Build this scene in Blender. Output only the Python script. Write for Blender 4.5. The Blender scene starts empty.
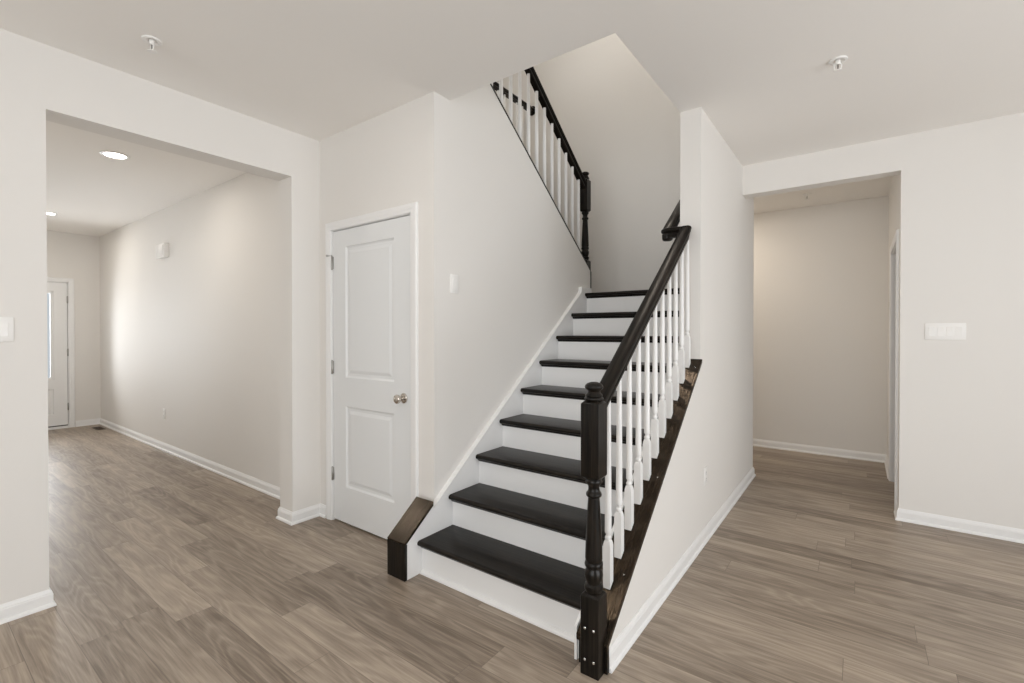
import bpy, bmesh, math, random
from mathutils import Vector, Matrix
random.seed(7)
sc = bpy.context.scene
COL = sc.collection
PI = math.pi

# ------------------------------------------------------------------ camera, view, world, daylight
F_PX, YAW, PITCH, CY, CAM_H = 469.17, 0.6381, 0.0076, 335.88, 1.3415
cd = bpy.data.cameras.new('camera')
cam = bpy.data.objects.new('camera', cd)
COL.objects.link(cam)
cam.location = (0, 0, CAM_H)
cam.rotation_euler = (PI / 2 - PITCH, 0, YAW)
cd.sensor_fit = 'HORIZONTAL'
cd.sensor_width = 36
cd.lens = F_PX / 1024 * 36
cd.shift_y = (CY - 341.5) / 1024
cd.clip_start = 0.02
sc.camera = cam

sc.view_settings.view_transform = 'Standard'
sc.view_settings.look = 'None'
sc.view_settings.gamma = 1
sc.view_settings.use_curve_mapping = False
sc.view_settings.exposure = 0.0
sc.cycles.max_bounces = 14
sc.cycles.diffuse_bounces = 9
sc.cycles.glossy_bounces = 4
sc.cycles.sample_clamp_indirect = 6

w = bpy.data.worlds.new('world')
sc.world = w
w.use_nodes = True
w.node_tree.nodes['Background'].inputs[0].default_value = (0.86, 0.93, 1, 1)
w.node_tree.nodes['Background'].inputs[1].default_value = 0.6


def area(name, loc, direction, sx, sy, power, color, spread=PI):
    l = bpy.data.lights.new(name, 'AREA')
    l.shape = 'RECTANGLE'
    l.size, l.size_y = sx, sy
    l.energy = power
    l.color = color
    l.spread = spread
    o = bpy.data.objects.new(name, l)
    COL.objects.link(o)
    o.location = loc
    o.rotation_euler = Vector(direction).to_track_quat('-Z', 'Y').to_euler()
    return o


DAY = (0.95, 0.975, 1.0)
# daylight standing just outside each window and glazed door
area('daylight_patio', (3.80, 1.10, 1.12), (-1, 0, 0.55), 3.6, 2.1, 136, DAY)
area('daylight_back_window', (0.1, -3.20, 1.45), (0, 1, 0.42), 3.4, 1.6, 106, DAY)
area('daylight_front_door', (-9.15, 1.12, 1.35), (1, 0, 0.1), 0.9, 1.7, 62, DAY)
area('daylight_hall_window', (-6.0, 0.12, 1.5), (0, 1, 0.5), 1.6, 1.3, 11, DAY)
area('daylight_passage_window', (-3.40, 5.5, 1.5), (1, 0, 0.2), 0.9, 1.2, 1.5, DAY)
area('daylight_upstairs_window', (-4.62, 2.6, 4.4), (1, 0, 0), 1.2, 1.2, 48, DAY)

# ------------------------------------------------------------------ layout numbers (metres)
XL, XLB = -3.1835, -3.3547          # left wall faces
YD = 1.926                          # closet wall / hall side wall face
XS, XSB = -1.993, -2.110            # stair wall faces
XO, XI = -0.799, -0.925             # stair right wall faces
YC = 3.047                          # front of full height pillar
YE = 4.859                          # rear end of the stair wall
YBI = 4.74                          # stairwell back wall inner face
YR, YRB = 4.338, 4.46               # right wall faces
XR = 0.230                          # right jamb of passage opening
YB = 6.1625
XB = 0.230
XE = -8.938
CZ = 2.74
F2 = 3.07
YA, YJ, ZH = 0.4885, 1.7153, 2.4275
YOP = 2.057
RISE, RUN, Y1 = 0.1878, 0.2453, 1.762
SL = RISE / RUN
LAND = 9 * RISE


def nose(y):
    return RISE + SL * (y - Y1)


# ------------------------------------------------------------------ materials
def new_mat(name):
    m = bpy.data.materials.new(name)
    m.use_nodes = True
    nt = m.node_tree
    b = nt.nodes['Principled BSDF']
    return m, nt, b


def N(nt, typ, **kw):
    n = nt.nodes.new(typ)
    for k, v in kw.items():
        setattr(n, k, v)
    return n


def math_node(nt, op, a, b=None, c=None):
    n = nt.nodes.new('ShaderNodeMath')
    n.operation = op
    for i, v in enumerate((a, b, c)):
        if v is None:
            continue
        if isinstance(v, (int, float)):
            n.inputs[i].default_value = v
        else:
            nt.links.new(v, n.inputs[i])
    return n.outputs[0]


def paint(name, col, rough=0.6, bump=0.02, scale=350, spec=0.3):
    m, nt, b = new_mat(name)
    b.inputs['Base Color'].default_value = (*col, 1)
    b.inputs['Roughness'].default_value = rough
    b.inputs['Specular IOR Level'].default_value = spec
    tc = N(nt, 'ShaderNodeTexCoord')
    no = N(nt, 'ShaderNodeTexNoise')
    no.inputs['Scale'].default_value = scale
    no.inputs['Detail'].default_value = 2
    bp = N(nt, 'ShaderNodeBump')
    bp.inputs['Strength'].default_value = bump
    bp.inputs['Distance'].default_value = 0.002
    nt.links.new(tc.outputs['Object'], no.inputs['Vector'])
    nt.links.new(no.outputs['Fac'], bp.inputs['Height'])
    nt.links.new(bp.outputs['Normal'], b.inputs['Normal'])
    return m


def plain(name, col, rough=0.4, metal=0.0, spec=0.5):
    m, nt, b = new_mat(name)
    b.inputs['Base Color'].default_value = (*col, 1)
    b.inputs['Roughness'].default_value = rough
    b.inputs['Metallic'].default_value = metal
    b.inputs['Specular IOR Level'].default_value = spec
    return m


def emit(name, col, strength):
    m, nt, b = new_mat(name)
    b.inputs['Base Color'].default_value = (0.8, 0.8, 0.8, 1)
    b.inputs['Emission Color'].default_value = (*col, 1)
    b.inputs['Emission Strength'].default_value = strength
    return m


def glass(name):
    m, nt, b = new_mat(name)
    nt.nodes.remove(b)
    out = nt.nodes['Material Output']
    t = N(nt, 'ShaderNodeBsdfTransparent')
    g = N(nt, 'ShaderNodeBsdfGlossy')
    g.inputs['Roughness'].default_value = 0.03
    fr = N(nt, 'ShaderNodeFresnel')
    fr.inputs['IOR'].default_value = 1.3
    mx = N(nt, 'ShaderNodeMixShader')
    nt.links.new(fr.outputs[0], mx.inputs[0])
    nt.links.new(t.outputs[0], mx.inputs[1])
    nt.links.new(g.outputs[0], mx.inputs[2])
    nt.links.new(mx.outputs[0], out.inputs['Surface'])
    return m


def dark_wood(name, rot=(0, 0, 0), axis='x', rough=0.28, spec=0.22, bump=0.35, tint=None):
    """Black-brown stained oak; grain runs along `axis` after rotating by rot."""
    m, nt, b = new_mat(name)
    tc = N(nt, 'ShaderNodeTexCoord')
    m1 = N(nt, 'ShaderNodeMapping')
    m1.inputs['Rotation'].default_value = rot
    m2 = N(nt, 'ShaderNodeMapping')
    s = {'x': (2.2, 60, 60), 'y': (60, 2.2, 60), 'z': (60, 60, 2.2)}[axis]
    m2.inputs['Scale'].default_value = s
    nt.links.new(tc.outputs['Object'], m1.inputs[0])
    nt.links.new(m1.outputs[0], m2.inputs[0])
    no = N(nt, 'ShaderNodeTexNoise')
    no.inputs['Scale'].default_value = 1.0
    no.inputs['Detail'].default_value = 5
    no.inputs['Roughness'].default_value = 0.62
    no.inputs['Distortion'].default_value = 0.5
    nt.links.new(m2.outputs[0], no.inputs['Vector'])
    fine = N(nt, 'ShaderNodeTexNoise')
    fine.inputs['Scale'].default_value = 4.0
    fine.inputs['Detail'].default_value = 2
    nt.links.new(m2.outputs[0], fine.inputs['Vector'])
    cr = N(nt, 'ShaderNodeValToRGB')
    e = cr.color_ramp.elements
    e[0].position, e[0].color = 0.34, (0.0030, 0.0026, 0.0022, 1)
    e[1].position, e[1].color = 0.72, (0.020, 0.0155, 0.0115, 1)
    nt.links.new(math_node(nt, 'MULTIPLY_ADD', math_node(nt, 'SUBTRACT', fine.outputs['Fac'], 0.5), 0.7, no.outputs['Fac']), cr.inputs[0])
    nt.links.new(cr.outputs[0], b.inputs['Base Color'])
    h = math_node(nt, 'ADD', no.outputs['Fac'], math_node(nt, 'MULTIPLY', fine.outputs['Fac'], 0.5))
    bp = N(nt, 'ShaderNodeBump')
    bp.inputs['Strength'].default_value = bump
    bp.inputs['Distance'].default_value = 0.0015
    nt.links.new(h, bp.inputs['Height'])
    nt.links.new(bp.outputs['Normal'], b.inputs['Normal'])
    b.inputs['Roughness'].default_value = rough
    b.inputs['Specular IOR Level'].default_value = spec
    if tint:                   # bronze highlight put into the reflection colour; roughness follows the grain
        b.inputs['Specular Tint'].default_value = (*tint, 1)
        nt.links.new(math_node(nt, 'MULTIPLY_ADD', fine.outputs['Fac'], 0.30, rough - 0.13), b.inputs['Roughness'])
    return m


def floor_mat():
    m, nt, b = new_mat('plank_floor')
    W, L, PH = 0.1545, 1.22, 0.655
    tc = N(nt, 'ShaderNodeTexCoord')
    sep = N(nt, 'ShaderNodeSeparateXYZ')
    nt.links.new(tc.outputs['Object'], sep.inputs[0])
    X, Y = sep.outputs[0], sep.outputs[1]
    v = math_node(nt, 'DIVIDE', math_node(nt, 'SUBTRACT', Y, PH), W)
    row = math_node(nt, 'FLOOR', v)
    fy = math_node(nt, 'FRACT', v)
    wn = N(nt, 'ShaderNodeTexWhiteNoise', noise_dimensions='1D')
    nt.links.new(row, wn.inputs['W'])
    xs = math_node(nt, 'ADD', math_node(nt, 'DIVIDE', X, L), math_node(nt, 'MULTIPLY', wn.outputs['Value'], 7.3))
    colm = math_node(nt, 'FLOOR', xs)
    fx = math_node(nt, 'FRACT', xs)
    cb = N(nt, 'ShaderNodeCombineXYZ')
    nt.links.new(row, cb.inputs[0])
    nt.links.new(colm, cb.inputs[1])
    wn2 = N(nt, 'ShaderNodeTexWhiteNoise', noise_dimensions='3D')
    nt.links.new(cb.outputs[0], wn2.inputs['Vector'])
    hs = N(nt, 'ShaderNodeSeparateColor')
    nt.links.new(wn2.outputs['Color'], hs.inputs[0])
    h1, h2, h3 = hs.outputs[0], hs.outputs[1], hs.outputs[2]
    # per plank shifted coordinates
    gx = math_node(nt, 'ADD', X, math_node(nt, 'MULTIPLY', h1, 37.0))
    gy = math_node(nt, 'ADD', math_node(nt, 'MULTIPLY', math_node(nt, 'SUBTRACT', fy, 0.5), W), math_node(nt, 'MULTIPLY', h2, 0.08))
    gv = N(nt, 'ShaderNodeCombineXYZ')
    nt.links.new(gx, gv.inputs[0])
    nt.links.new(gy, gv.inputs[1])
    nt.links.new(math_node(nt, 'MULTIPLY', h3, 11.0), gv.inputs[2])

    def mapped(scale):
        mp = N(nt, 'ShaderNodeMapping')
        mp.inputs['Scale'].default_value = scale
        nt.links.new(gv.outputs[0], mp.inputs[0])
        return mp.outputs[0]
    # cathedral figure: contour lines of a stretched noise field
    big = N(nt, 'ShaderNodeTexNoise')
    big.inputs['Scale'].default_value = 1.0
    big.inputs['Detail'].default_value = 1.5
    nt.links.new(mapped((1.2, 9.5, 1)), big.inputs['Vector'])
    rings = math_node(nt, 'SINE', math_node(nt, 'MULTIPLY', big.outputs['Fac'], 62.0))
    rings = math_node(nt, 'MULTIPLY_ADD', rings, 0.5, 0.5)
    rings = math_node(nt, 'POWER', rings, 2.0)
    fine = N(nt, 'ShaderNodeTexNoise')
    fine.inputs['Scale'].default_value = 1.0
    fine.inputs['Detail'].default_value = 5
    fine.inputs['Roughness'].default_value = 0.7
    nt.links.new(mapped((5, 160, 1)), fine.inputs['Vector'])
    broad = N(nt, 'ShaderNodeTexNoise')
    broad.inputs['Scale'].default_value = 1.0
    broad.inputs['Detail'].default_value = 3
    nt.links.new(mapped((1.6, 22, 1)), broad.inputs['Vector'])
    t = math_node(nt, 'MULTIPLY_ADD', h1, 0.50, math_node(nt, 'MULTIPLY_ADD', math_node(nt, 'SUBTRACT', fine.outputs['Fac'], 0.5), 1.15, 0.25))
    t = math_node(nt, 'MULTIPLY_ADD', math_node(nt, 'SUBTRACT', broad.outputs['Fac'], 0.5), 1.15, t)
    t = math_node(nt, 'MULTIPLY_ADD', math_node(nt, 'SUBTRACT', rings, 0.4), 0.24, t)
    cr = N(nt, 'ShaderNodeValToRGB')
    e = cr.color_ramp.elements
    e[0].position, e[0].color = 0.0, (0.160, 0.122, 0.090, 1)
    e[1].position, e[1].color = 1.0, (0.450, 0.372, 0.295, 1)
    nt.links.new(t, cr.inputs[0])
    # plank joints
    dy = math_node(nt, 'MULTIPLY', math_node(nt, 'MINIMUM', fy, math_node(nt, 'SUBTRACT', 1.0, fy)), W)
    dx = math_node(nt, 'MULTIPLY', math_node(nt, 'MINIMUM', fx, math_node(nt, 'SUBTRACT', 1.0, fx)), L)
    d = math_node(nt, 'MINIMUM', dx, dy)
    mr = N(nt, 'ShaderNodeMapRange', interpolation_type='SMOOTHSTEP')
    mr.inputs['From Min'].default_value = 0.0003
    mr.inputs['From Max'].default_value = 0.0017
    nt.links.new(d, mr.inputs['Value'])
    mx = N(nt, 'ShaderNodeMix', data_type='RGBA')
    mx.inputs['A'].default_value = (0.16, 0.125, 0.098, 1)
    nt.links.new(mr.outputs[0], mx.inputs['Factor'])
    nt.links.new(cr.outputs[0], mx.inputs['B'])
    nt.links.new(mx.outputs['Result'], b.inputs['Base Color'])
    hh = math_node(nt, 'MULTIPLY_ADD', fine.outputs['Fac'], 0.12, mr.outputs[0])
    bp = N(nt, 'ShaderNodeBump')
    bp.inputs['Strength'].default_value = 0.35
    bp.inputs['Distance'].default_value = 0.0012
    nt.links.new(hh, bp.inputs['Height'])
    nt.links.new(bp.outputs['Normal'], b.inputs['Normal'])
    b.inputs['Roughness'].default_value = 0.42
    b.inputs['Specular IOR Level'].default_value = 0.5
    return m


M_WALL = paint('wall_paint', (0.772, 0.752, 0.722), 0.65)
M_CEIL = paint('ceiling_paint', (0.88, 0.86, 0.83), 0.8)
M_TRIM = paint('trim_paint', (0.83, 0.83, 0.825), 0.32, 0.008, 60, 0.5)
M_DOOR = paint('door_paint', (0.77, 0.785, 0.79), 0.38, 0.01, 90, 0.45)
M_PLASTIC = plain('white_plastic', (0.86, 0.85, 0.83), 0.35)
M_FLOOR = floor_mat()
RS = math.atan(SL)
M_WC = dark_wood('dark_oak_cap', rot=(-RS, 0, 0), axis='y', rough=0.2, spec=0.42, bump=0.6, tint=(1.0, 0.72, 0.48))
M_WX = dark_wood('dark_oak_along_x', axis='x')
M_WZ = dark_wood('dark_oak_upright', axis='z')
M_WS = dark_wood('dark_oak_sloped', rot=(-RS, 0, 0), axis='y', spec=0.16)
M_WS2 = dark_wood('dark_oak_sloped_back', rot=(RS, 0, 0), axis='y')
M_WY = dark_wood('dark_oak_along_y', axis='y')
M_NICKEL = plain('satin_nickel', (0.62, 0.58, 0.53), 0.22, 1.0)
M_STEEL = plain('hinge_steel', (0.42, 0.41, 0.39), 0.38, 1.0)
M_SCREW = plain('zinc_screw', (0.75, 0.75, 0.74), 0.25, 1.0)
M_BLACK = plain('black_slot', (0.02, 0.02, 0.02), 0.6)
M_BROWN = plain('brown_register', (0.07, 0.05, 0.035), 0.45)
M_LENS = emit('lamp_lens', (1.0, 0.95, 0.88), 14.0)
M_GLASS = glass('window_glass')


# ------------------------------------------------------------------ mesh helpers (all in world coordinates)
def B():
    return bmesh.new()


def box(bm, x0, x1, y0, y1, z0, z1, bev=0.0, seg=2):
    x0, x1 = min(x0, x1), max(x0, x1)
    y0, y1 = min(y0, y1), max(y0, y1)
    z0, z1 = min(z0, z1), max(z0, z1)
    t = bmesh.new()
    vs = [t.verts.new((x, y, z)) for x in (x0, x1) for y in (y0, y1) for z in (z0, z1)]
    for f in ((0, 1, 3, 2), (4, 6, 7, 5), (0, 4, 5, 1), (2, 3, 7, 6), (0, 2, 6, 4), (1, 5, 7, 3)):
        t.faces.new([vs[i] for i in f])
    if bev > 0:
        bmesh.ops.bevel(t, geom=list(t.edges), offset=bev, segments=seg, profile=0.5, affect='EDGES')
    merge(bm, t)


def merge(bm, t):
    me = bpy.data.meshes.new('tmp')
    t.to_mesh(me)
    t.free()
    bm.from_mesh(me)
    bpy.data.meshes.remove(me)


def prism(bm, pts, axis, a, b, bev=0.0):
    """extrude a polygon; axis 'x' -> pts are (y,z); 'y' -> (x,z); 'z' -> (x,y)"""
    t = bmesh.new()

    def P(p, h):
        return {'x': (h, p[0], p[1]), 'y': (p[0], h, p[1]), 'z': (p[0], p[1], h)}[axis]
    A = [t.verts.new(P(p, a)) for p in pts]
    C = [t.verts.new(P(p, b)) for p in pts]
    n = len(pts)
    t.faces.new(A)
    t.faces.new(C[::-1])
    for i in range(n):
        t.faces.new([A[i], C[i], C[(i + 1) % n], A[(i + 1) % n]])
    if bev > 0:
        bmesh.ops.bevel(t, geom=list(t.edges), offset=bev, segments=2, profile=0.5, affect='EDGES')
    merge(bm, t)


def lathe(bm, prof, cx, cy, seg=24, axis='z', base=0.0, annulus=False):
    """prof: list of (r, h); revolve about an axis through (cx, cy[, base])"""
    t = bmesh.new()
    rings = []
    for r, h in prof:
        ring = []
        for k in range(seg):
            a = 2 * PI * k / seg
            u, v = r * math.cos(a), r * math.sin(a)
            if axis == 'z':
                p = (cx + u, cy + v, base + h)
            elif axis == 'y':      # cx = x, cy = z, h along y
                p = (cx + u, base + h, cy + v)
            else:                  # cx = y, cy = z, h along x
                p = (base + h, cx + u, cy + v)
            ring.append(t.verts.new(p))
        rings.append(ring)
    for a, b_ in zip(rings, rings[1:]):
        for k in range(seg):
            t.faces.new([a[k], a[(k + 1) % seg], b_[(k + 1) % seg], b_[k]])
    if annulus:                # open annulus: join last profile point back to the first
        a, b_ = rings[-1], rings[0]
        for k in range(seg):
            t.faces.new([a[k], a[(k + 1) % seg], b_[(k + 1) % seg], b_[k]])
    else:
        t.faces.new(rings[0][::-1])
        t.faces.new(rings[-1])
    merge(bm, t)


def sweep(bm, path, prof, n=(0, 0, 1), vscale=None, caps=True):
    """sweep prof (u sideways, v along n) on a polyline with mitred corners; u points to the right of travel"""
    n = Vector(n).normalized()
    P = [Vector(p) for p in path]
    us = []
    for a, b_ in zip(P, P[1:]):
        t = (b_ - a)
        t = t - n * t.dot(n)
        us.append(t.normalized().cross(n).normalized())
    tm = bmesh.new()
    rings = []
    for i, p in enumerate(P):
        if i == 0:
            u = us[0]
        elif i == len(P) - 1:
            u = us[-1]
        else:
            s = (us[i - 1] + us[i])
            u = s.normalized()
            u = u / max(0.3, u.dot(us[i]))
        k = vscale[i] if vscale else 1.0
        rings.append([tm.verts.new(p + u * a + n * (b_ * k)) for a, b_ in prof])
    m = len(prof)
    for a, b_ in zip(rings, rings[1:]):
        for k in range(m):
            tm.faces.new([a[k], a[(k + 1) % m], b_[(k + 1) % m], b_[k]])
    if caps:
        tm.faces.new(rings[0][::-1])
        tm.faces.new(rings[-1])
    merge(bm, tm)


def tube(bm, pts, r, seg=10):
    t = bmesh.new()
    P = [Vector(p) for p in pts]
    rings = []
    for i, p in enumerate(P):
        d = (P[min(i + 1, len(P) - 1)] - P[max(i - 1, 0)]).normalized()
        a = d.orthogonal().normalized() if i == 0 else (prev - d * prev.dot(d)).normalized()
        prev = a
        c = d.cross(a)
        rings.append([t.verts.new(p + (a * math.cos(2 * PI * k / seg) + c * math.sin(2 * PI * k / seg)) * r) for k in range(seg)])
    for a, b_ in zip(rings, rings[1:]):
        for k in range(seg):
            t.faces.new([a[k], a[(k + 1) % seg], b_[(k + 1) % seg], b_[k]])
    t.faces.new(rings[0][::-1])
    t.faces.new(rings[-1])
    merge(bm, t)


def wloc(o):
    v = Vector((0, 0, 0))
    while o is not None:
        v += o.location
        o = o.parent
    return v


def obj(name, bm, mat, parent=None, smooth=False, origin=None):
    bmesh.ops.recalc_face_normals(bm, faces=list(bm.faces))
    base = wloc(parent) if parent is not None else Vector((0, 0, 0))
    loc = Vector(origin) if origin is not None else base
    bmesh.ops.translate(bm, verts=list(bm.verts), vec=-loc)
    me = bpy.data.meshes.new(name)
    bm.to_mesh(me)
    bm.free()
    me.materials.append(mat)
    if smooth:
        for p in me.polygons:
            p.use_smooth = True
        try:
            me.set_sharp_from_angle(angle=math.radians(38))
        except Exception:
            pass
    o = bpy.data.objects.new(name, me)
    COL.objects.link(o)
    if parent is not None:
        o.parent = parent
    o.location = loc - base
    return o


def thing(name, label, cat, loc, group=None):
    o = bpy.data.objects.new(name, None)
    o.empty_display_size = 0.1
    COL.objects.link(o)
    o.location = loc
    o['label'] = label
    o['category'] = cat
    if group:
        o['group'] = group
    return o


def struct(name, bm, mat, label=None, smooth=False, origin=None):
    o = obj(name, bm, mat, None, smooth, origin)
    o['kind'] = 'structure'
    if label:
        o['label'] = label
    return o


def struct_empty(name, loc, label=None):
    o = bpy.data.objects.new(name, None)
    COL.objects.link(o)
    o.location = loc
    o['kind'] = 'structure'
    if label:
        o['label'] = label
    return o


# ------------------------------------------------------------------ room shell
XRM, YBK = 3.60, -3.0       # right wall and back wall of the main room
bm = B(); box(bm, -9.3, 3.9, -3.3, 6.4, -0.12, 0)
struct('floor', bm, M_FLOOR, 'wide grey brown wood plank floor running through the room and both halls')

bm = B()
box(bm, -9.3, 3.9, -3.3, YOP, CZ, F2)
box(bm, -9.3, -3.15, YOP, 6.4, CZ, F2)
box(bm, XI, 3.9, YOP, 6.4, CZ, F2)
box(bm, -3.15, XI, 4.80, 6.4, CZ, F2)
struct('ceiling', bm, M_CEIL, 'flat off-white ceiling with a rectangular stairwell opening')

bm = B()
box(bm, XLB, XL, YBK, YA, 0, CZ)
box(bm, XLB, XL, YJ, YD, 0, CZ)
box(bm, XLB, XL, YA, YJ, ZH, CZ)
struct('wall_left', bm, M_WALL, 'off-white wall with the wide cased-free opening to the entry hall')

DX0, DX1, DZ = -3.030, -2.183, 2.066     # closet door rough opening
bm = B()
box(bm, XE - 0.1, DX0, YD, YD + 0.115, 0, CZ)
box(bm, DX1, XS - .016, YD, YD + 0.115, 0, CZ)
box(bm, DX0, DX1, YD, YD + 0.115, DZ, CZ)
struct('wall_closet', bm, M_WALL, 'off-white wall holding the white closet door and running down the entry hall')

# stair wall with its sloped top


def shoe(y):
    return 2.523 - 0.753 * (y - 3.075)


ytop = 3.075 - (F2 - 2.523) / 0.753
bm = B()
prism(bm, [(YD + 0.115, 0), (3.86, 0), (3.86, shoe(3.86)), (ytop, F2), (YOP, F2), (YOP, CZ), (YD + 0.115, CZ)], 'x', XSB, XS - .016)
prism(bm, [(YD + 0.115, 0), (3.896, 0), (3.896, shoe(3.896)), (ytop, F2), (YOP, F2), (YOP, CZ), (YD + 0.115, CZ)], 'x', XS - .016, XS)
box(bm, XS - .016, XS, YD, YD + .115, 0, CZ)
struct('wall_stair', bm, M_WALL, 'off-white wall beside the stairs, cut to a slope under the upper railing')

# right stair wall: knee wall under the railing, full height pillar behind
KY = 1.705
bm = B()
CAPT = 0.022
prism(bm, [(KY, 0), (YE, 0), (YE, CZ), (YC, CZ), (YC, nose(YC) - CAPT), (KY, nose(KY) - CAPT - 0.012)], 'x', XI, XO)
box(bm, XI, XO, 1.0, YE, F2, 5.6)
struct('wall_pillar', bm, M_WALL, 'off-white wall on the open side of the stairs with a full height pillar end')

bm = B(); box(bm, -4.5, XI, YBI, YE, 0, 5.6)
struct('wall_stairwell_back', bm, M_WALL, 'tall shaded back wall of the stairwell')
bm = B(); box(bm, -3.27, -3.15, YD + 0.115, YBI, 0, F2)
struct('wall_stairwell_side', bm, M_WALL)
bm = B()
box(bm, -4.62, -4.5, 1.0, YE, F2, 3.75)
box(bm, -4.62, -4.5, 1.0, YE, 5.05, 5.6)
box(bm, -4.62, -4.5, 1.0, 2.0, 3.75, 5.05)
box(bm, -4.62, -4.5, 3.2, YE, 3.75, 5.05)
struct('wall_upstairs_left', bm, M_WALL)
bm = B(); box(bm, -4.62, XI, 0.88, 1.0, F2, 5.6)
struct('wall_upstairs_front', bm, M_WALL)
bm = B(); box(bm, -4.62, XO, 0.88, YE, 5.52, 5.64)
struct('ceiling_upstairs', bm, M_CEIL)

ZP = 2.495
bm = B()
box(bm, XO, XR, YR, YRB, ZP, CZ)
box(bm, XR, XRM, YR, YRB, 0, CZ)
struct('wall_right', bm, M_WALL, 'off-white wall with the tall passage opening beside the pillar')

# passage beyond
HY0, HY1 = 4.56, 5.42
bm = B()
box(bm, XB, XB + 0.12, YRB, HY0, 0, CZ)
box(bm, XB, XB + 0.12, HY1, YB, 0, CZ)
box(bm, XB, XB + 0.12, HY0, HY1, 2.05, CZ)
struct('wall_passage_side', bm, M_WALL)
bm = B(); box(bm, -3.3, XRM + 0.14, YB, YB + 0.12, 0, CZ)
struct('wall_passage_back', bm, M_WALL, 'plain beige wall closing the passage behind the stairs')
bm = B()
box(bm, -3.42, -3.30, YE, 6.3, 0, 0.9)
box(bm, -3.42, -3.30, YE, 6.3, 2.1, CZ)
box(bm, -3.42, -3.30, YE, 5.05, 0.9, 2.1)
box(bm, -3.42, -3.30, 5.95, 6.3, 0.9, 2.1)
struct('wall_passage_left', bm, M_WALL)

# entry hall
FY0, FY1 = 0.64, 1.590
bm = B()
box(bm, XE - 0.14, XE, 0.18, FY0, 0, CZ)
box(bm, XE - 0.14, XE, FY1, YD, 0, CZ)
box(bm, XE - 0.14, XE, FY0, FY1, 2.045, CZ)
struct('wall_entry', bm, M_WALL, 'off-white end wall of the entry hall around the front door')
bm = B()
box(bm, XE, XLB, 0.18, 0.30, 0, 0.85)
box(bm, XE, XLB, 0.18, 0.30, 2.15, CZ)
box(bm, XE, -6.85, 0.18, 0.30, 0.85, 2.15)
box(bm, -5.15, XLB, 0.18, 0.30, 0.85, 2.15)
struct('wall_entry_side', bm, M_WALL)

# main room walls behind and beside the camera
bm = B()
box(bm, XRM, XRM + 0.14, YBK, -0.70, 0, CZ)
box(bm, XRM, XRM + 0.14, 2.90, YB, 0, CZ)
box(bm, XRM, XRM + 0.14, -0.70, 2.90, 2.17, CZ)
struct('wall_patio', bm, M_WALL)
bm = B()
box(bm, XLB, XRM + 0.14, YBK - 0.14, YBK, 0, 0.65)
box(bm, XLB, XRM + 0.14, YBK - 0.14, YBK, 2.25, CZ)
box(bm, XLB, -1.60, YBK - 0.14, YBK, 0.65, 2.25)
box(bm, 1.80, XRM + 0.14, YBK - 0.14, YBK, 0.65, 2.25)
struct('wall_back', bm, M_WALL)


# ------------------------------------------------------------------ windows that let the daylight in (behind the camera)
def window(name, axis, plane, a0, a1, z0, z1, mull, rails=()):
    e = struct_empty(name, (plane, a0, z0) if axis == 'x' else (a0, plane, z0))
    f = B()

    def bx(c0, c1, d0, d1, t=0.03):
        if axis == 'x':
            box(f, plane - t, plane + t, c0, c1, d0, d1, 0.003)
        else:
            box(f, c0, c1, plane - t, plane + t, d0, d1, 0.003)
    bx(a0, a0 + .05, z0, z1); bx(a1 - .05, a1, z0, z1)
    bx(a0, a1, z0, z0 + .05); bx(a0, a1, z1 - .05, z1)
    for q in mull:
        bx(q - .035, q + .035, z0, z1, 0.025)
    for q in rails:
        bx(a0, a1, q - .02, q + .02, 0.02)
    obj('window_frame', f, M_TRIM, e)
    g = B()
    if axis == 'x':
        box(g, plane - .004, plane + .004, a0 + .045, a1 - .045, z0 + .045, z1 - .045)
    else:
        box(g, a0 + .045, a1 - .045, plane - .004, plane + .004, z0 + .045, z1 - .045)
    obj('window_pane', g, M_GLASS, e)


window('window_1', 'x', XRM + 0.07, -0.70, 2.90, 0.0, 2.17, [0.50, 1.70])
window('window_2', 'y', YBK - 0.07, -1.60, 1.80, 0.65, 2.25, [-0.47, 0.67], [1.45])
window('window_3', 'y', 0.24, -6.85, -5.15, 0.85, 2.15, [-6.0], [1.5])
window('window_4', 'x', -3.36, 5.05, 5.95, 0.9, 2.1, [], [1.5])
window('window_5', 'x', -4.56, 2.0, 3.2, 3.75, 5.05, [2.6])

# ------------------------------------------------------------------ baseboards
BP = [(-0.002, 0.0), (0.022, 0.0), (0.0215, 0.008), (0.018, 0.015), (0.0125, 0.0185), (0.0125, 0.060), (0.0105, 0.064),
      (0.0105, 0.068), (0.007, 0.074), (0.005, 0.080), (0.0035, 0.0835), (-0.002, 0.0835)]


def baseboard(name, pts, label=None):
    b_ = B()
    sweep(b_, [(x, y, 0) for x, y in pts], BP)
    return struct(name, b_, M_TRIM, label)


baseboard('baseboard_left', [(XL, YBK), (XL, YA), (XLB, YA), (XLB, 0.30), (XE, 0.30), (XE, 0.57)],
          'white moulded baseboard wrapping the near end of the left wall')
baseboard('baseboard_hall', [(XE, 1.652), (XE, YD), (XLB, YD), (XLB, YJ), (XL, YJ), (XL, YD), (-3.093, YD)],
          'white moulded baseboard along the entry hall and round the wall stub by the closet')
baseboard('baseboard_stair', [(XO, KY + 0.001), (XO, YE), (-3.2, YE)],
          'white moulded baseboard under the stair side wall')
baseboard('baseboard_passage', [(-3.2, YB), (XB, YB), (XB, HY1 + 0.062)],
          'white baseboard at the back of the passage')
baseboard('baseboard_right', [(XR, HY0 - 0.062), (XR, YR), (XRM, YR), (XRM, 2.96)],
          'white moulded baseboard below the four gang switch wall')
baseboard('baseboard_back', [(XRM, -0.76), (XRM, YBK), (XL, YBK)])

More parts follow.
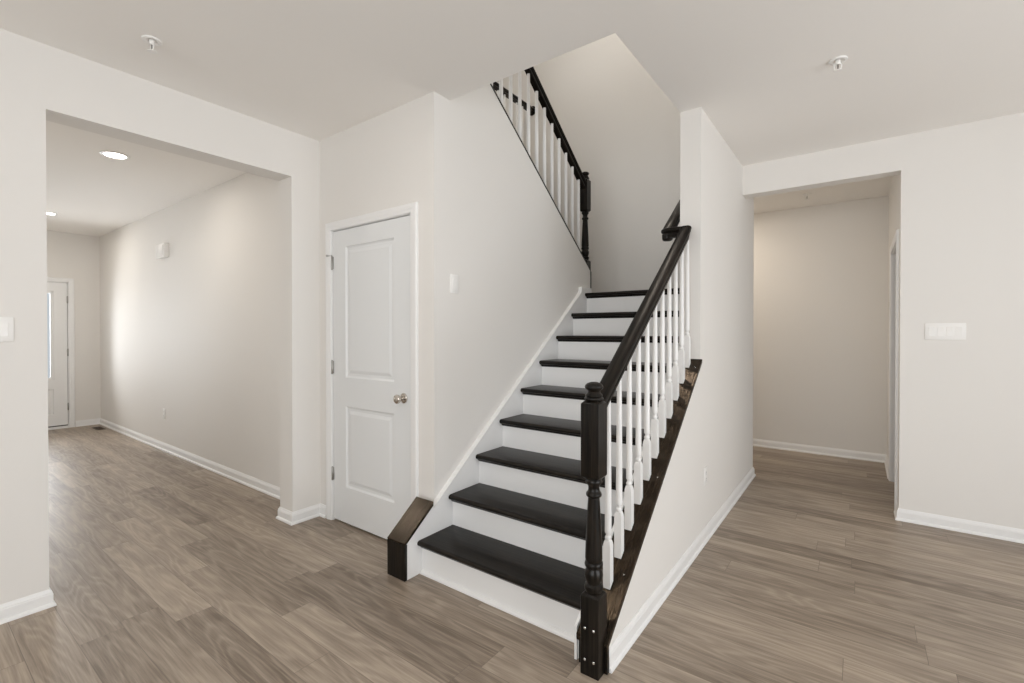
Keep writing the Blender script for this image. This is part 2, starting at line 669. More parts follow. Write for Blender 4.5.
# ------------------------------------------------------------------ door casings and doors
CP = [(0.0, -0.001), (0.0, 0.010), (-0.004, 0.0125), (-0.018, 0.0135), (-0.028, 0.0165), (-0.046, 0.0175), (-0.054, 0.0165),
      (-0.058, 0.012), (-0.058, -0.001)]


def casing(name, path, n, parent):
    b_ = B()
    sweep(b_, path, CP, n)
    return obj(name, b_, M_TRIM, parent)


def panel_door(bm, W, H, T, panels, steps, fr=0.0):
    """slab in local (u, depth, z): front face at depth 0, moulded panels sunk by steps [(inset, depth)]"""
    xs = sorted({0.0, W} | {p[0] for p in panels} | {p[1] for p in panels})
    zs = sorted({0.0, H} | {p[2] for p in panels} | {p[3] for p in panels})
    V = {}

    def v(x, d, z):
        k = (round(x, 5), round(d, 5), round(z, 5))
        if k not in V:
            V[k] = bm.verts.new((x, d, z))
        return V[k]
    for side, D in ((1, 0.0), (-1, T)):
        for i in range(len(xs) - 1):
            for j in range(len(zs) - 1):
                x0, x1, z0, z1 = xs[i], xs[i + 1], zs[j], zs[j + 1]
                if any(p[0] <= x0 and x1 <= p[1] and p[2] <= z0 and z1 <= p[3] for p in panels):
                    continue
                bm.faces.new([v(x0, D, z0), v(x1, D, z0), v(x1, D, z1), v(x0, D, z1)])
        for p in panels:
            prev = (p[0], p[1], p[2], p[3], D)
            for ins, dep in steps:
                cur = (p[0] + ins, p[1] - ins, p[2] + ins, p[3] - ins, D + side * dep)

                def ring(c):
                    return [v(c[0], c[4], c[2]), v(c[1], c[4], c[2]), v(c[1], c[4], c[3]), v(c[0], c[4], c[3])]
                a, b_ = ring(prev), ring(cur)
                for k in range(4):
                    bm.faces.new([a[k], a[(k + 1) % 4], b_[(k + 1) % 4], b_[k]])
                prev = cur
            if len(p) == 4:
                bm.faces.new(ring(prev))
    # edges
    for a, b_ in (((0, 0), (W, 0)), ((W, 0), (W, H)), ((W, H), (0, H)), ((0, H), (0, 0))):
        bm.faces.new([bm.verts.new((a[0], 0, a[1])), bm.verts.new((b_[0], 0, b_[1])), bm.verts.new((b_[0], T, b_[1])), bm.verts.new((a[0], T, a[1]))])


# closet door --------------------------------------------------------
d1 = struct_empty('door_1', (-2.6075, YD, 0), 'white two panel closet door with a round knob, left of the stairs')
casing('door_casing', [(DX0 + .003, YD, 0), (DX0 + .003, YD, DZ - .003), (DX1 - .003, YD, DZ - .003), (DX1 - .003, YD, 0)], (0, -1, 0), d1)
bm = B()
box(bm, DX0, DX0 + .006, YD, YD + .115, 0, DZ)
box(bm, DX1 - .006, DX1, YD, YD + .115, 0, DZ)
box(bm, DX0, DX1, YD, YD + .115, DZ - .006, DZ)
box(bm, DX0, DX0 + .018, YD + .045, YD + .08, 0, DZ)
box(bm, DX1 - .018, DX1, YD + .045, YD + .08, 0, DZ)
box(bm, DX0, DX1, YD + .045, YD + .08, DZ - .018, DZ)
obj('door_jamb', bm, M_TRIM, d1)
LX0, LX1, LZ0, LZ1 = DX0 + .010, DX1 - .010, 0.014, DZ - .011
bm = B()
panel_door(bm, LX1 - LX0, LZ1 - LZ0, 0.035,
           [(-2.872 - LX0, -2.356 - LX0, 0.262 - LZ0, 0.828 - LZ0), (-2.872 - LX0, -2.356 - LX0, 1.028 - LZ0, 1.938 - LZ0)],
           [(0.010, 0.009), (0.016, 0.0105), (0.030, 0.0105), (0.052, 0.0035)])
bmesh.ops.translate(bm, verts=list(bm.verts), vec=(LX0, YD + 0.004, LZ0))
obj('door_leaf', bm, M_DOOR, d1, origin=(LX0, YD, 0))
for i, hz in enumerate((1.835, 1.094, 0.335)):
    bm = B()
    hx = DX0 + .008
    lathe(bm, [(0.0035, -0.050), (0.0065, -0.046), (0.0065, 0.046), (0.0035, 0.050)], hx, YD - 0.004, 12, 'z', hz)
    box(bm, hx - .004, hx + .012, YD - .0025, YD + .004, hz - .044, hz + .044, 0.001)
    h = obj('hinge', bm, M_STEEL, d1, True)
    if i == 0:
        bm = B()
        tube(bm, [(hx, YD - .005, hz + .05), (hx - .035, YD - .018, hz + .053)], 0.004)
        lathe(bm, [(0.007, 0), (0.008, .002), (0.008, .010), (0.006, .012)], hx - .035, YD - .02, 12, 'z', hz + .047)
        obj('hinge_pin_stop', bm, M_STEEL, h, True)
kx, kz = -2.262, 0.934
bm = B()
lathe(bm, [(0.031, 0.003), (0.032, 0.0), (0.031, -0.006), (0.024, -0.010), (0.013, -0.013), (0.011, -0.030), (0.014, -0.036),
           (0.022, -0.041), (0.027, -0.048), (0.0285, -0.055), (0.026, -0.063), (0.018, -0.068), (0.004, -0.070)], kx, kz, 28, 'y', YD + 0.004)
obj('door_knob', bm, M_NICKEL, d1, True)
bm = B()
box(bm, LX1 - .001, LX1 + .0035, YD + .001, YD + .03, kz - .028, kz + .028, 0.0008)
obj('latch_plate', bm, M_NICKEL, d1)

# front door ---------------------------------------------------------
d2 = struct_empty('door_2', (XE, 1.115, 0), 'white front door with a tall glass lite at the end of the entry hall')
casing('door_casing', [(XE, FY0 + .003, 0), (XE, FY0 + .003, 2.042), (XE, FY1 - .003, 2.042), (XE, FY1 - .003, 0)], (1, 0, 0), d2)
bm = B()
box(bm, XE - .14, XE, FY0, FY0 + .012, 0.02, 2.045)
box(bm, XE - .14, XE, FY1 - .012, FY1, 0.02, 2.045)
box(bm, XE - .14, XE, FY0, FY1, 2.033, 2.045)
box(bm, XE - .10, XE - .052, FY0, FY0 + .045, 0.033, 2.045)
box(bm, XE - .10, XE - .052, FY1 - .032, FY1, 0.033, 2.045)
box(bm, XE - .10, XE - .052, FY0, FY1, 2.012, 2.045)
obj('door_jamb', bm, M_TRIM, d2)
bm = B()
box(bm, XE - .14, XE + .02, FY0, FY1, 0.0, 0.032, 0.003)
obj('threshold', bm, M_TRIM, d2)
bm = B()
panel_door(bm, 0.90, 1.988, 0.044, [(0.20, 0.765, 0.64, 1.87, 0), (0.14, 0.76, 0.16, 0.52)], [(0.010, 0.008), (0.022, 0.009), (0.034, 0.004)])
# local u runs +y, front faces +x
bmesh.ops.transform(bm, matrix=Matrix(((0, -1, 0, XE - 0.006), (1, 0, 0, 0.672), (0, 0, 1, 0.042), (0, 0, 0, 1))), verts=list(bm.verts))
fl = obj('door_leaf', bm, M_TRIM, d2)
bm = B(); box(bm, XE - .046, XE - .004, .672, 1.572, .0325, .046, .001)
obj('door_sweep', bm, M_BLACK, fl)
bm = B()
for a, b_, c, d in ((0.872, 0.892, 0.682, 1.912), (1.417, 1.437, 0.682, 1.912), (0.872, 1.437, 0.682, 0.702), (0.872, 1.437, 1.892, 1.912)):
    box(bm, XE - .046, XE - .010, a, b_, c, d, 0.002)
obj('lite_frame', bm, M_TRIM, fl)
bm = B(); box(bm, XE - .030, XE - .024, 0.89, 1.42, 0.70, 1.895)
obj('door_glass', bm, M_GLASS, fl)
for hz in (1.80, 1.06, 0.30):
    bm = B()
    lathe(bm, [(0.004, -0.052), (0.008, -0.047), (0.008, 0.047), (0.004, 0.052)], XE + 0.003, 1.5755, 12, 'z', hz)
    obj('hinge', bm, M_STEEL, d2, True)
bm = B()
lathe(bm, [(0.03, 0), (0.03, 0.008), (0.012, 0.012), (0.012, 0.035), (0.026, 0.045), (0.027, 0.058), (0.015, 0.066)], 0.735, 0.95, 20, 'x', XE - .006)
obj('door_knob', bm, M_NICKEL, d2, True)

# passage side door ---------------------------------------------------
d3 = struct_empty('door_3', (XB, 5.0, 0), 'white cased doorway seen edge on inside the passage, its door swung open into the room')
casing('door_casing', [(XB, HY1 - .003, 0), (XB, HY1 - .003, 2.047), (XB, HY0 + .003, 2.047), (XB, HY0 + .003, 0)], (-1, 0, 0), d3)
bm = B()
box(bm, XB, XB + .12, HY0, HY0 + .012, 0, 2.05)
box(bm, XB, XB + .12, HY1 - .012, HY1, 0, 2.05)
box(bm, XB, XB + .12, HY0, HY1, 2.038, 2.05)
obj('door_jamb', bm, M_TRIM, d3)
bm = B()
panel_door(bm, 0.875, 2.02, 0.035, [(0.15, 0.725, 0.25, 0.82), (0.15, 0.725, 1.02, 1.88)], [(0.010, 0.009), (0.030, 0.0105), (0.052, 0.0035)])
bmesh.ops.scale(bm, vec=(0.826 / 0.875, 1, 1), verts=list(bm.verts))
bmesh.ops.translate(bm, verts=list(bm.verts), vec=(XB + 0.125, HY0 + 0.014, 0.012))
obj('door_leaf', bm, M_DOOR, d3)

# ------------------------------------------------------------------ staircase
TX0, TX1 = -1.958, XI - .0125                 # tread ends
st = thing('staircase', 'straight flight of black-stained oak treads with white risers up to a landing', 'staircase', (-1.45, Y1, 0))


def tread_bm(y, z, x0, x1, depth, flip=1):
    t = B()
    th, r = 0.030, 0.015
    pr = []
    for k in range(7):
        a = PI / 2 + PI * k / 6
        pr.append((y + flip * (r + r * math.cos(a)), z - r + r * math.sin(a)))
    pr += [(y + flip * depth, z - th), (y + flip * depth, z)]
    prism(t, pr, 'x', x0, x1)
    # cove moulding below the nosing
    prism(t, [(y + flip * .018, z - th), (y + flip * .020, z - th - .006), (y + flip * .028, z - th - .015), (y + flip * .038, z - th - .018), (y + flip * .042, z - th)], 'x', x0 + .002, x1)
    return t


for i in range(8):
    y, z = Y1 + i * RUN, (i + 1) * RISE
    o = obj('tread', tread_bm(y, z, TX0, TX1, RUN + 0.036), M_WX, st, True, origin=(-1.45 + 0.13 * i, y, z))
for i in range(9):
    y = Y1 + i * RUN + 0.036
    bm = B(); box(bm, TX0 - .002, TX1, y, y + 0.018, i * RISE, (i + 1) * RISE - 0.030)
    obj('riser', bm, M_TRIM, st)
# landing
ly = Y1 + 8 * RUN
bm = tread_bm(ly, LAND, TX0, TX1, 3.865 - ly)
obj('landing_nosing', bm, M_WX, st, True, origin=(-1.2, ly, LAND))
bm = B()
box(bm, -3.149, TX1 - .001, 3.866, YBI - .001, LAND - .030, LAND)
struct('floor_landing', bm, M_WX, 'dark stained oak stair landing')
# left skirt board
bm = B()
SK = 0.047
s0, s1 = 1.8845, 3.86


def sk(y):
    return nose(y) + SK


ysk = 3.665
prism(bm, [(s0, 0), (s1, 0), (s1, LAND + .05), (ysk + .01, LAND + .05), (ysk, sk(ysk)), (s0, sk(s0))], 'x', XS + .0005, XS + .032)
sweep(bm, [(XS + .011, 1.886, sk(1.886)), (XS + .011, ysk, sk(ysk))], [(-.011, -.034), (.012, -.034), (.017, -.028), (.018, -.010), (.014, -.001), (.004, .002), (-.011, .002)])
obj('skirt_board', bm, M_TRIM, st)
# inner skirt on the railing side
bm = B()
prism(bm, [(KY - .012, 0), (YC, 0), (YC, nose(YC) + .001), (KY - .012, nose(KY - .012) + .001)], 'x', XI - .012, XI - .0005)
obj('skirt_board', bm, M_TRIM, st)

# quarter round at the floor
bm = B()
qy = Y1 + .036
prism(bm, [(qy, 0), (qy - .018, 0), (qy - .017, .008), (qy - .012, .014), (qy - .005, .018), (qy, .019)], 'x', TX0, TX1)
obj('shoe_moulding', bm, M_TRIM, st)

# upper flight going back over the closet
uf = thing('upper_stair_flight', 'upper flight of dark treads turning back above the closet behind the sloped wall', 'staircase', (-2.63, 3.7, LAND))
for i in range(6):
    y, z = 3.745 - i * RUN, LAND + (i + 1) * RISE
    obj('tread', tread_bm(y, z, -3.149, XSB - .001, RUN + .036, -1), M_WX, uf, True, origin=(-2.6 + .1 * i, y, z))
for i in range(7):
    y = 3.745 - i * RUN - .036
    bm = B(); box(bm, -3.149, XSB - .001, y - .018, y, LAND + i * RISE, LAND + (i + 1) * RISE - .030 if i < 6 else F2 - .002)
    obj('riser', bm, M_TRIM, uf)

# ------------------------------------------------------------------ knee wall block left of the bottom step with its dark cap
kb0, kb1, kf = -2.100, -1.968, 1.690
zc = lambda y: nose(y) + .068
bm = B()
prism(bm, [(kf, 0), (1.884, 0), (1.884, zc(1.884) - .001), (kf, zc(kf) - .001)], 'x', kb0 + .012, XS + .032)
box(bm, kb0 + .012, XS, 1.884, YD - .0005, 0, .345)
struct('trim_1', bm, M_TRIM, 'short white knee wall left of the bottom step')
ec = thing('knee_wall_cap', 'sloped dark oak cap folding down the short knee wall left of the bottom step', 'trim', (-2.03, kf, 0))
bm = B()
ct = 0.020
fy = kf - ct
prism(bm, [(fy, zc(kf) + ct - SL * ct), (fy + .001, zc(kf) - .004), (kf, zc(kf)), (1.884, zc(1.884)), (1.884, zc(1.884) + ct + .004), ], 'x', kb0, kb1 + .012, 0.002)
obj('sloped_cap', bm, M_WC, ec)
bm = B()
box(bm, kb0, kb1 + .012, fy, kf - .0005, 0.002, zc(kf) - .004, 0.002)
obj('front_board', bm, M_WZ, ec)

# ------------------------------------------------------------------ lower railing
NX, NY = -0.8405, 1.6758
rl = thing('stair_railing', 'dark stained railing with turned newel post and white balusters beside the lower stairs', 'railing', (NX, NY, 0))


def newel(cx, cy, z0, zt, zb, parent, low=0.0, name='newel_post', base_h=None):
    """turned newel: total profile measured from floor z0; block between zb and zt"""
    h = 0.0388

    def sq(bm, a, b_, ch=0.010, foot=False):
        t = bmesh.new()
        lv = ([(h, a)] if foot else [(h - .012, a), (h - .002, a + ch), (h, a + ch + .004)]) + [ (h, b_ - ch - .004), (h - .002, b_ - ch), (h - .012, b_)]
        rr = []
        for r, z in lv:
            c = .006 if r < h else .002
            pts = [(-r + c, -r), (r - c, -r), (r, -r + c), (r, r - c), (r - c, r), (-r + c, r), (-r, r - c), (-r, -r + c)]
            rr.append([t.verts.new((cx + p, cy + q, z)) for p, q in pts])
        for p, q in zip(rr, rr[1:]):
            for k in range(8):
                t.faces.new([p[k], p[(k + 1) % 8], q[(k + 1) % 8], q[k]])
        t.faces.new(rr[0][::-1]); t.faces.new(rr[-1])
        merge(bm, t)
    bm = B()
    sq(bm, z0 + .001, z0 + .322, foot=True)
    o = obj(name, bm, M_WZ, parent, True, origin=(cx, cy, z0))
    bm = B()
    sq(bm, zb, zt)
    obj('upper_block', bm, M_WZ, o, True, origin=(cx, cy, z0))
    bm = B()
    D = zb - 0.765
    lo = z0
    k = (zb - 0.322 - lo) / (0.765 - 0.322)
    g = lambda z: lo + .322 + (z - .322) * k
    pr = [(.030, .318), (.036, .330), (.037, .338), (.036, .347), (.029, .351), (.027, .354), (.031, .362), (.036, .378), (.0365, .390),
          (.034, .402), (.029, .411), (.0285, .416), (.034, .419), (.0365, .428), (.034, .4375), (.031, .440), (.034, .450), (.034, .458),
          (.032, .52), (.028, .60), (.0245, .66), (.0225, .692), (.026, .694), (.0305, .699), (.031, .705), (.029, .711), (.025, .715),
          (.0225, .722), (.022, .732), (.025, .742), (.032, .750), (.033, .756), (.030, .763), (.028, .768)]
    lathe(bm, [(r, g(z)) for r, z in pr], cx, cy, 28)
    obj('turned_shaft', bm, M_WZ, o, True, origin=(cx, cy, z0))
    bm = B()
    a = zt
    pr = [(.034, -.002), (.038, .004), (.037, .009), (.032, .013), (.034, .017), (.033, .021), (.026, .028), (.024, .034), (.026, .038),
          (.034, .044), (.0365, .051), (.034, .059), (.026, .066), (.014, .070), (.003, .0712)]
    lathe(bm, [(r, a + z) for r, z in pr], cx, cy, 28)
    obj('finial', bm, M_WZ, o, True, origin=(cx, cy, z0))
    return o


nw = newel(NX, NY, 0.0, 1.0755, 0.765, rl)
for sx, szz in ((-.019, .185), (.019, .185), (-.019, .062), (.019, .062)):
    bm = B()
    lathe(bm, [(.0055, .0005), (.0055, -.0015), (.003, -.003)], NX + sx, szz, 12, 'y', NY - .0388)
    obj('screw', bm, M_SCREW, nw, True)
# board on the end of the knee wall behind the newel
bm = B()
box(bm, XI + .012, XO + .012, KY - .019, KY - .0005, .001, nose(KY) - CAPT - .014, 0.002)
obj('end_board', bm, M_WZ, rl)
# sloped cap on the knee wall
bm = B()
c0, c1 = XI + .002, XO + .013
prism(bm, [(KY - .022, nose(KY - .022) - CAPT - .014), (YC - .0005, nose(YC) - CAPT + .002), (YC - .0005, nose(YC) + .004), (KY - .022, nose(KY - .022) - .010)], 'x', c0, c1, 0.0025)
cp = obj('base_cap', bm, M_WC, rl)
bm = B()
prism(bm, [(KY - .02, nose(KY) - CAPT - .030), (YC - .0005, nose(YC) - CAPT - .012), (YC - .0005, nose(YC) - CAPT + .003), (KY - .02, nose(KY) - CAPT - .013)], 'x', XO, XO + .007)
obj('cap_moulding', bm, M_WS, cp)
for sy in (1.905, 2.32, 2.985):
    bm = B()
    lathe(bm, [(.004, -.002), (.004, .0015), (.002, .0025)], -0.812, sy, 10, 'z', nose(sy) + .0)
    obj('screw', bm, M_SCREW, cp, True)

# handrail profile (u sideways, v up), v scaled by 1/cos on the slope
HPR = [(.019, -.060), (.0215, -.056), (.0215, -.045), (.017, -.040), (.018, -.033), (.026, -.028), (.031, -.021),
       (.031, -.012), (.027, -.005), (.014, -.0005)]
HPR = [(a * 1.10, b_) for a, b_ in HPR]
HP = [(-a, b_) for a, b_ in HPR][::-1] + HPR
KS = 1 / math.cos(RS)
RT = 0.899                             # rail top above the nosing line
rtop = lambda y: nose(y) + RT
bm = B()
RX, RX2 = -0.858, -0.994
BX = -0.864
ys, ye = NY + .040, 2.925
path = [(RX, ys, rtop(ys)), (RX, 2.5, rtop(2.5)), (RX, ye, rtop(ye))]
vs = [KS, KS, KS]
R = 0.035
zl = rtop(ye) + .016
cy0 = ye + .004
for k in range(0, 7):
    a = (PI / 2) * k / 6
    path.append((RX - R + R * math.cos(a), cy0 + R * math.sin(a) + .004, zl + .004 * k / 6))
    vs.append(1.06)
zz = zl + .006
yy = cy0 + R + .004
for k in range(0, 7):
    a = (PI / 2) * k / 6
    path.append((RX2 + R - R * math.sin(a), yy + R - R * math.cos(a), zz + .002 * k / 6))
    vs.append(1.06)
path.append((RX2, yy + R + .006, zz + .012)); vs.append(KS)
yk = yy + R + .006
for q in (3.2, 3.62):
    path.append((RX2, q, zz + .012 + SL * (q - yk))); vs.append(KS)
sweep(bm, path, HP, vscale=vs)
obj('handrail', bm, M_WS, rl, True)
# rounded fitting below the turn
bm = B()
lathe(bm, [(.010, -.080), (.024, -.078), (.031, -.072), (.033, -.064), (.033, -.040)], RX2 + .012, yy + .010, 24, 'z', zz)
obj('turn_fitting', bm, M_WY, rl, True)
# wall brackets behind the pillar
for q in (3.30, 3.55):
    z = zz + .012 + SL * (q - yk) - .075
    bm = B()
    tube(bm, [(XI - .001, q, z - .03), (XI - .035, q, z - .03), (XI - .060, q, z - .012), (RX2, q, z + .004)], .006)
    lathe(bm, [(.022, 0), (.022, -.004), (.012, -.008)], q, z - .03, 16, 'x', XI - .0005)
    obj('rail_bracket', bm, M_NICKEL, rl, True)


def baluster_bm(cx, cy, zb, ztop, slim=False):
    """square foot block, turned neck, tapering round shaft; foot follows the slope of the cap"""
    h = 0.0165
    bm = B()
    if slim:
        T = ztop - zb
        lathe(bm, [(.0145, -.012), (.0145, .05), (.0135, T * .5), (.0115, T)], cx, cy, 16, 'z', zb)
        return bm
    t = bmesh.new()
    H = .175
    levels = [(h, None), (h, H - .012), (h * .92, H), (h * .70, H + .014)]
    rr = []
    for r, z in levels:
        pts = [(-r, -r), (r, -r), (r, r), (-r, r)]
        if z is None:
            rr.append([t.verts.new((cx + p, cy + q, zb + SLB * q - .002)) for p, q in pts])
        else:
            rr.append([t.verts.new((cx + p, cy + q, zb + z)) for p, q in pts])
    for p, q in zip(rr, rr[1:]):
        for k in range(4):
            t.faces.new([p[k], p[(k + 1) % 4], q[(k + 1) % 4], q[k]])
    t.faces.new(rr[0][::-1]); t.faces.new(rr[-1])
    merge(bm, t)
    z = H + .010
    T = ztop - zb
    lathe(bm, [(.010, z), (.0135, z + .008), (.0145, z + .014), (.013, z + .019), (.0098, z + .023), (.0098, z + .030), (.013, z + .033),
               (.0145, z + .038), (.0145, z + .06), (.0135, z + .22), (.0115, T - .16), (.0098, T)], cx, cy, 16, 'z', zb)
    return bm


SLB = SL
bal0 = None
y0 = 1.858
for k in range(11):
    y = y0 + k * 0.1137
    if bal0 is None:
        zb = nose(y) + .001
        bal0 = obj('baluster', baluster_bm(BX, y, zb, rtop(y) - .064 * KS), M_TRIM, rl, True, origin=(BX, y, zb))
    else:
        c = bal0.copy()
        COL.objects.link(c)
        c.parent = rl
        c.location = bal0.location + Vector((0, y - y0, SL * (y - y0)))

# ------------------------------------------------------------------ upper railing on the sloped wall
UX = -2.049
ur = thing('upper_stair_railing', 'dark handrail with slim white balusters climbing above the sloped wall into the ceiling opening', 'railing', (UX, 3.905, LAND))
bm = B()
prism(bm, [(3.8965, LAND + .001), (3.912, LAND + .001), (3.912, shoe(3.912) + .004), (3.8965, shoe(3.8965) + .004)], 'x', XS - .0155, XS + .003)
obj('end_board', bm, M_WZ, ur)
un_ = newel(UX, 3.9005, LAND, LAND + 1.065, LAND + .765, ur)
bm = B()
y_hi = 2.06
prism(bm, [(3.862, shoe(3.862) - .001), (y_hi, shoe(y_hi) - .001), (y_hi, shoe(y_hi) + .014), (3.862, shoe(3.862) + .014)], 'x', XSB - .010, XS + .003, 0.001)
prism(bm, [(3.896, shoe(3.896) - .001), (3.8615, shoe(3.8615) - .001), (3.8615, shoe(3.8615) + .014), (3.896, shoe(3.896) + .014)], 'x', XS - .0155, XS + .003)
obj('base_cap', bm, M_WS2, ur)
bm = B()
UT = 0.802
utop = lambda y: shoe(y) + UT
sweep(bm, [(UX, 3.862, utop(3.862)), (UX, y_hi, utop(y_hi))], HP, vscale=[KS, KS])
obj('handrail', bm, M_WS2, ur, True)
SLB = -SL
b0 = None
for k in range(13):
    y = 3.773 - k * 0.1140
    if b0 is None:
        zb = shoe(y) + .014
        y00 = y
        b0 = obj('baluster', baluster_bm(UX, y, zb, utop(y) - .064 * KS, True), M_TRIM, ur, True, origin=(UX, y, zb))
    else:
        c = b0.copy()
        COL.objects.link(c)
        c.parent = ur
        c.location = b0.location + Vector((0, y - y00, -0.753 * (y - y00)))

# upstairs guard rail meeting the back wall with a round rosette
gr = thing('landing_guard_rail', 'level dark guard rail of the floor above, seen between the upper balusters', 'railing', (-3.205, 4.0, F2))
bm = B()
GZ = 4.058
sweep(bm, [(-3.205, YBI - .012, GZ), (-3.205, 2.30, GZ)], HP)
obj('handrail', bm, M_WY, gr, True)
bm = B()
lathe(bm, [(.056, -.0005), (.056, -.008), (.050, -.014), (.046, -.016)], -3.205, GZ - .03, 28, 'y', YBI)
obj('rosette', bm, M_WY, gr, True)
bm = B(); box(bm, -3.245, -3.165, 2.30, YBI - .001, F2 + .0005, F2 + .018, .003)
obj('base_rail', bm, M_WY, gr)
SLB = 0
g0 = None
for k in range(21):
    y = 4.64 - k * .1145
    if g0 is None:
        yg = y
        g0 = obj('baluster', baluster_bm(-3.205, y, F2 + .019, GZ - .056, True), M_TRIM, gr, True, origin=(-3.205, y, F2 + .019))
    else:
        c = g0.copy()
        COL.objects.link(c)
        c.parent = gr
        c.location = g0.location + Vector((0, y - yg, 0))


# ------------------------------------------------------------------ small fixtures
def fixture_frame(face, plane, a, z):
    """returns F(u, d, w) -> world; u sideways, d out of the wall, w up"""
    if face == '+x':
        return lambda u, d, w_: (plane + d, a + u, z + w_)
    if face == '-y':
        return lambda u, d, w_: (a + u, plane - d, z + w_)


def fbox(bm, F, u0, u1, d0, d1, w0, w1, bev=0.0):
    p, q = F(u0, d0, w0), F(u1, d1, w1)
    box(bm, p[0], q[0], p[1], q[1], p[2], q[2], bev)


def switch_plate(name, label, face, plane, a, z, gangs, group=None):
    F = fixture_frame(face, plane, a, z)
    e = thing(name, label, 'light switch', F(0, 0, 0), group)
    Wd = .070 + .046 * (gangs - 1)
    bm = B()
    fbox(bm, F, -Wd / 2, Wd / 2, 0.0003, .0055, -.0575, .0575, .0022)
    obj('cover_plate', bm, M_PLASTIC, e, True)
    for g in range(gangs):
        u = (g - (gangs - 1) / 2) * .046
        bm = B()
        fbox(bm, F, u - .0168, u + .0168, .0035, .0062, -.0335, .0335, .0008)
        fr = obj('rocker_frame', bm, M_PLASTIC, e)
        bm = B()
        t = bmesh.new()
        pts = [(-.031, .0068), (0.0, .0070), (.031, .0098), (.031, .004), (-.031, .004)]
        A = [t.verts.new(F(u - .015, d, w_)) for w_, d in pts]
        C = [t.verts.new(F(u + .015, d, w_)) for w_, d in pts]
        t.faces.new(A); t.faces.new(C[::-1])
        for k in range(5):
            t.faces.new([A[k], C[k], C[(k + 1) % 5], A[(k + 1) % 5]])
        merge(bm, t)
        obj('rocker', bm, M_PLASTIC, e)
        fr.name = 'rocker_frame'
    return e


switch_plate('light_switch', 'wide white four gang rocker switch plate on the wall beside the passage opening', '-y', YR, 0.467, 1.347, 4)
switch_plate('light_switch', 'white two gang rocker switch plate on the wall before the entry hall opening', '+x', XL, 0.317, 1.355, 2)
switch_plate('light_switch', 'small white single rocker switch on the stair wall, right of the closet door', '+x', XS, 2.091, 1.638, 1)


def outlet(label, face, plane, a, z):
    F = fixture_frame(face, plane, a, z)
    e = thing('wall_outlet', label, 'outlet', F(0, 0, 0))
    bm = B(); fbox(bm, F, -.035, .035, .0003, .0055, -.0575, .0575, .0022)
    obj('cover_plate', bm, M_PLASTIC, e, True)
    for s in (-1, 1):
        bm = B(); fbox(bm, F, -.0165, .0165, .0045, .0072, s * .020 - .0145, s * .020 + .0145, .0012)
        rc = obj('receptacle', bm, M_PLASTIC, e)
        bm = B()
        for u in (-.0065, .0065):
            fbox(bm, F, u - .0012, u + .0012, .0070, .0075, s * .020 - .002, s * .020 + .008)
        fbox(bm, F, -.0025, .0025, .0070, .0075, s * .020 - .0105, s * .020 - .006)
        obj('slots', bm, M_BLACK, rc)


outlet('white duplex outlet low on the wall under the stair railing', '+x', XO, 3.170, 0.415)
outlet('white duplex outlet low on the long entry hall wall', '-y', YD, -6.345, 0.418)

# door chime box
ch = thing('door_chime', 'white door chime box high on the entry hall wall', 'door chime', (-6.31, YD, 2.25))
bm = B(); box(bm, -6.425, -6.175, YD - .052, YD - .0004, 2.175, 2.330, .006)
obj('housing', bm, M_PLASTIC, ch, True)
bm = B()
box(bm, -6.405, -6.195, YD - .058, YD - .051, 2.195, 2.310, .003)
obj('front_cover', bm, M_PLASTIC, ch, True)


def sprinkler(label, x, y, z=CZ):
    e = thing('fire_sprinkler', label, 'sprinkler', (x, y, z))
    bm = B()
    lathe(bm, [(.018, -.0005), (.040, -.0005), (.042, -.003), (.040, -.007), (.030, -.009), (.022, -.004), (.018, -.003)], x, y, 32, 'z', z, True)
    obj('escutcheon', bm, M_PLASTIC, e, True)
    bm = B()
    lathe(bm, [(.012, -.002), (.012, -.018), (.009, -.020), (.009, -.024)], x, y, 16, 'z', z)
    for s in (-1, 1):
        tube(bm, [(x + s * .009, y, z - .020), (x + s * .016, y, z - .030), (x + s * .013, y, z - .044), (x, y, z - .053)], .0028, 8)
    bd = obj('frame', bm, M_PLASTIC, e, True)
    bm = B()
    lathe(bm, [(.004, -.048), (.006, -.053), (.019, -.054), (.019, -.0565), (.003, -.058)], x, y, 16, 'z', z)
    obj('deflector', bm, M_PLASTIC, e, True)
    bm = B()
    lathe(bm, [(.0028, -.022), (.0028, -.048)], x, y, 8, 'z', z)
    obj('glass_bulb', bm, M_BROWN, e, True)


sprinkler('white ceiling sprinkler head near the left wall header', -2.727, 0.786)
sprinkler('white ceiling sprinkler head in front of the passage opening, right of the pillar', -0.097, 2.941)
sprinkler('small white sprinkler head on the passage ceiling', -0.436, 5.596)


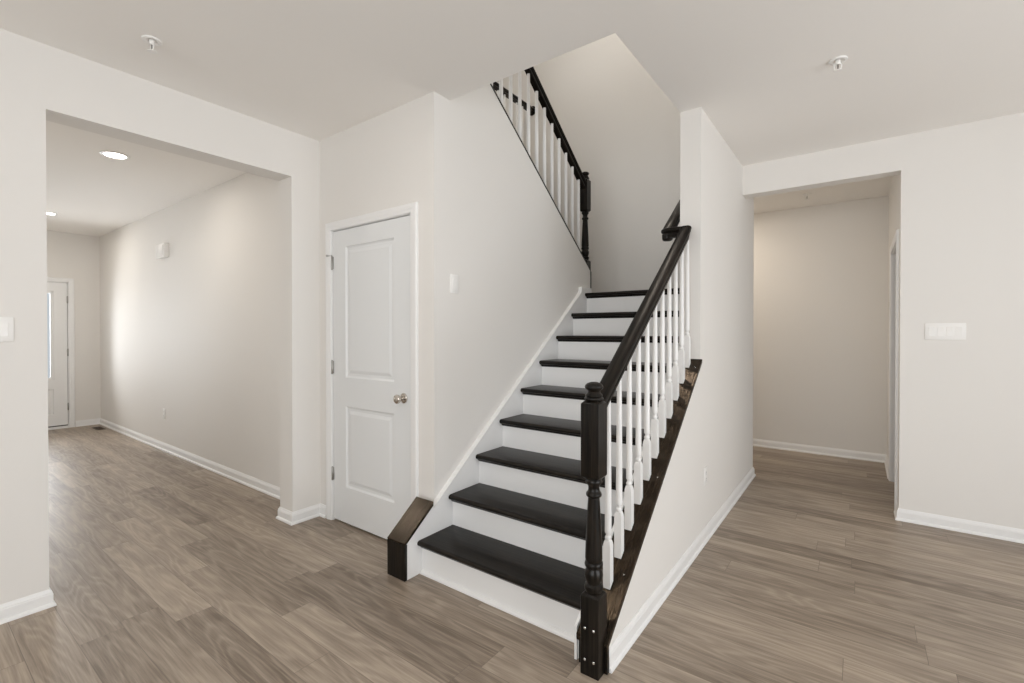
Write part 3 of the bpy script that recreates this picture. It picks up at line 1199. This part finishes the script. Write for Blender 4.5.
def downlight(label, x, y, power, group=None, z=CZ, col=(1.0, 0.93, 0.84)):
    e = thing('recessed_light', label, 'ceiling light', (x, y, z), group)
    bm = B()
    lathe(bm, [(.070, -.0005), (.094, -.0005), (.095, -.003), (.090, -.006), (.074, -.007), (.070, -.004)], x, y, 36, 'z', z, True)
    obj('trim_ring', bm, M_PLASTIC, e, True)
    bm = B()
    lathe(bm, [(.0705, -.0005), (.0705, -.0035)], x, y, 36, 'z', z)
    obj('lens', bm, M_LENS, e, True)
    l = bpy.data.lights.new('lamp', 'AREA')
    l.shape = 'DISK'
    l.size = .14
    l.energy = power
    l.color = col
    o = bpy.data.objects.new('lamp', l)
    COL.objects.link(o)
    o.parent = e
    o.location = (0, 0, -.010)


downlight('lit round recessed light on the entry hall ceiling, nearer the opening', -4.725, 1.116, 7, 'recessed entry hall lights')
downlight('lit round recessed light on the entry hall ceiling, closest to the front door', -7.66, 1.179, 6, 'recessed entry hall lights')
for x, y in ((-1.72, 0.96), (-1.75, -1.4), (0.9, -1.4), (2.2, 1.2)):
    downlight('lit round recessed light on the main room ceiling', x, y, 3, 'recessed main room lights')
downlight('lit round recessed light on the ceiling of the floor above', -2.0, 3.6, 11, None, 5.52, (1.0, 0.88, 0.74))

downlight('added recessed light, out of view on the passage ceiling behind the stairs', -1.45, 5.4, 12, None, CZ, (1.0, 0.88, 0.74))  # unseen lamp added to warm and brighten the passage

# floor register by the front door
fr = thing('floor_register', 'small dark brown floor vent at the far end of the entry hall', 'floor vent', (-8.52, 1.815, 0))
bm = B()
x0, x1, ya, yb = -8.66, -8.38, 1.765, 1.865
box(bm, x0, x1, ya, ya + .014, .0005, .005, .001); box(bm, x0, x1, yb - .014, yb, .0005, .005, .001)
box(bm, x0, x0 + .016, ya, yb, .0005, .005, .001); box(bm, x1 - .016, x1, ya, yb, .0005, .005, .001)
obj('rim', bm, M_BROWN, fr)
bm = B()
for k in range(14):
    xx = x0 + .024 + k * .0175
    box(bm, xx, xx + .007, ya + .013, yb - .013, .0008, .004)
obj('louvres', bm, M_BROWN, fr)
bm = B(); box(bm, x0 + .01, x1 - .01, ya + .01, yb - .01, .0003, .001)
obj('backing', bm, M_BLACK, fr)
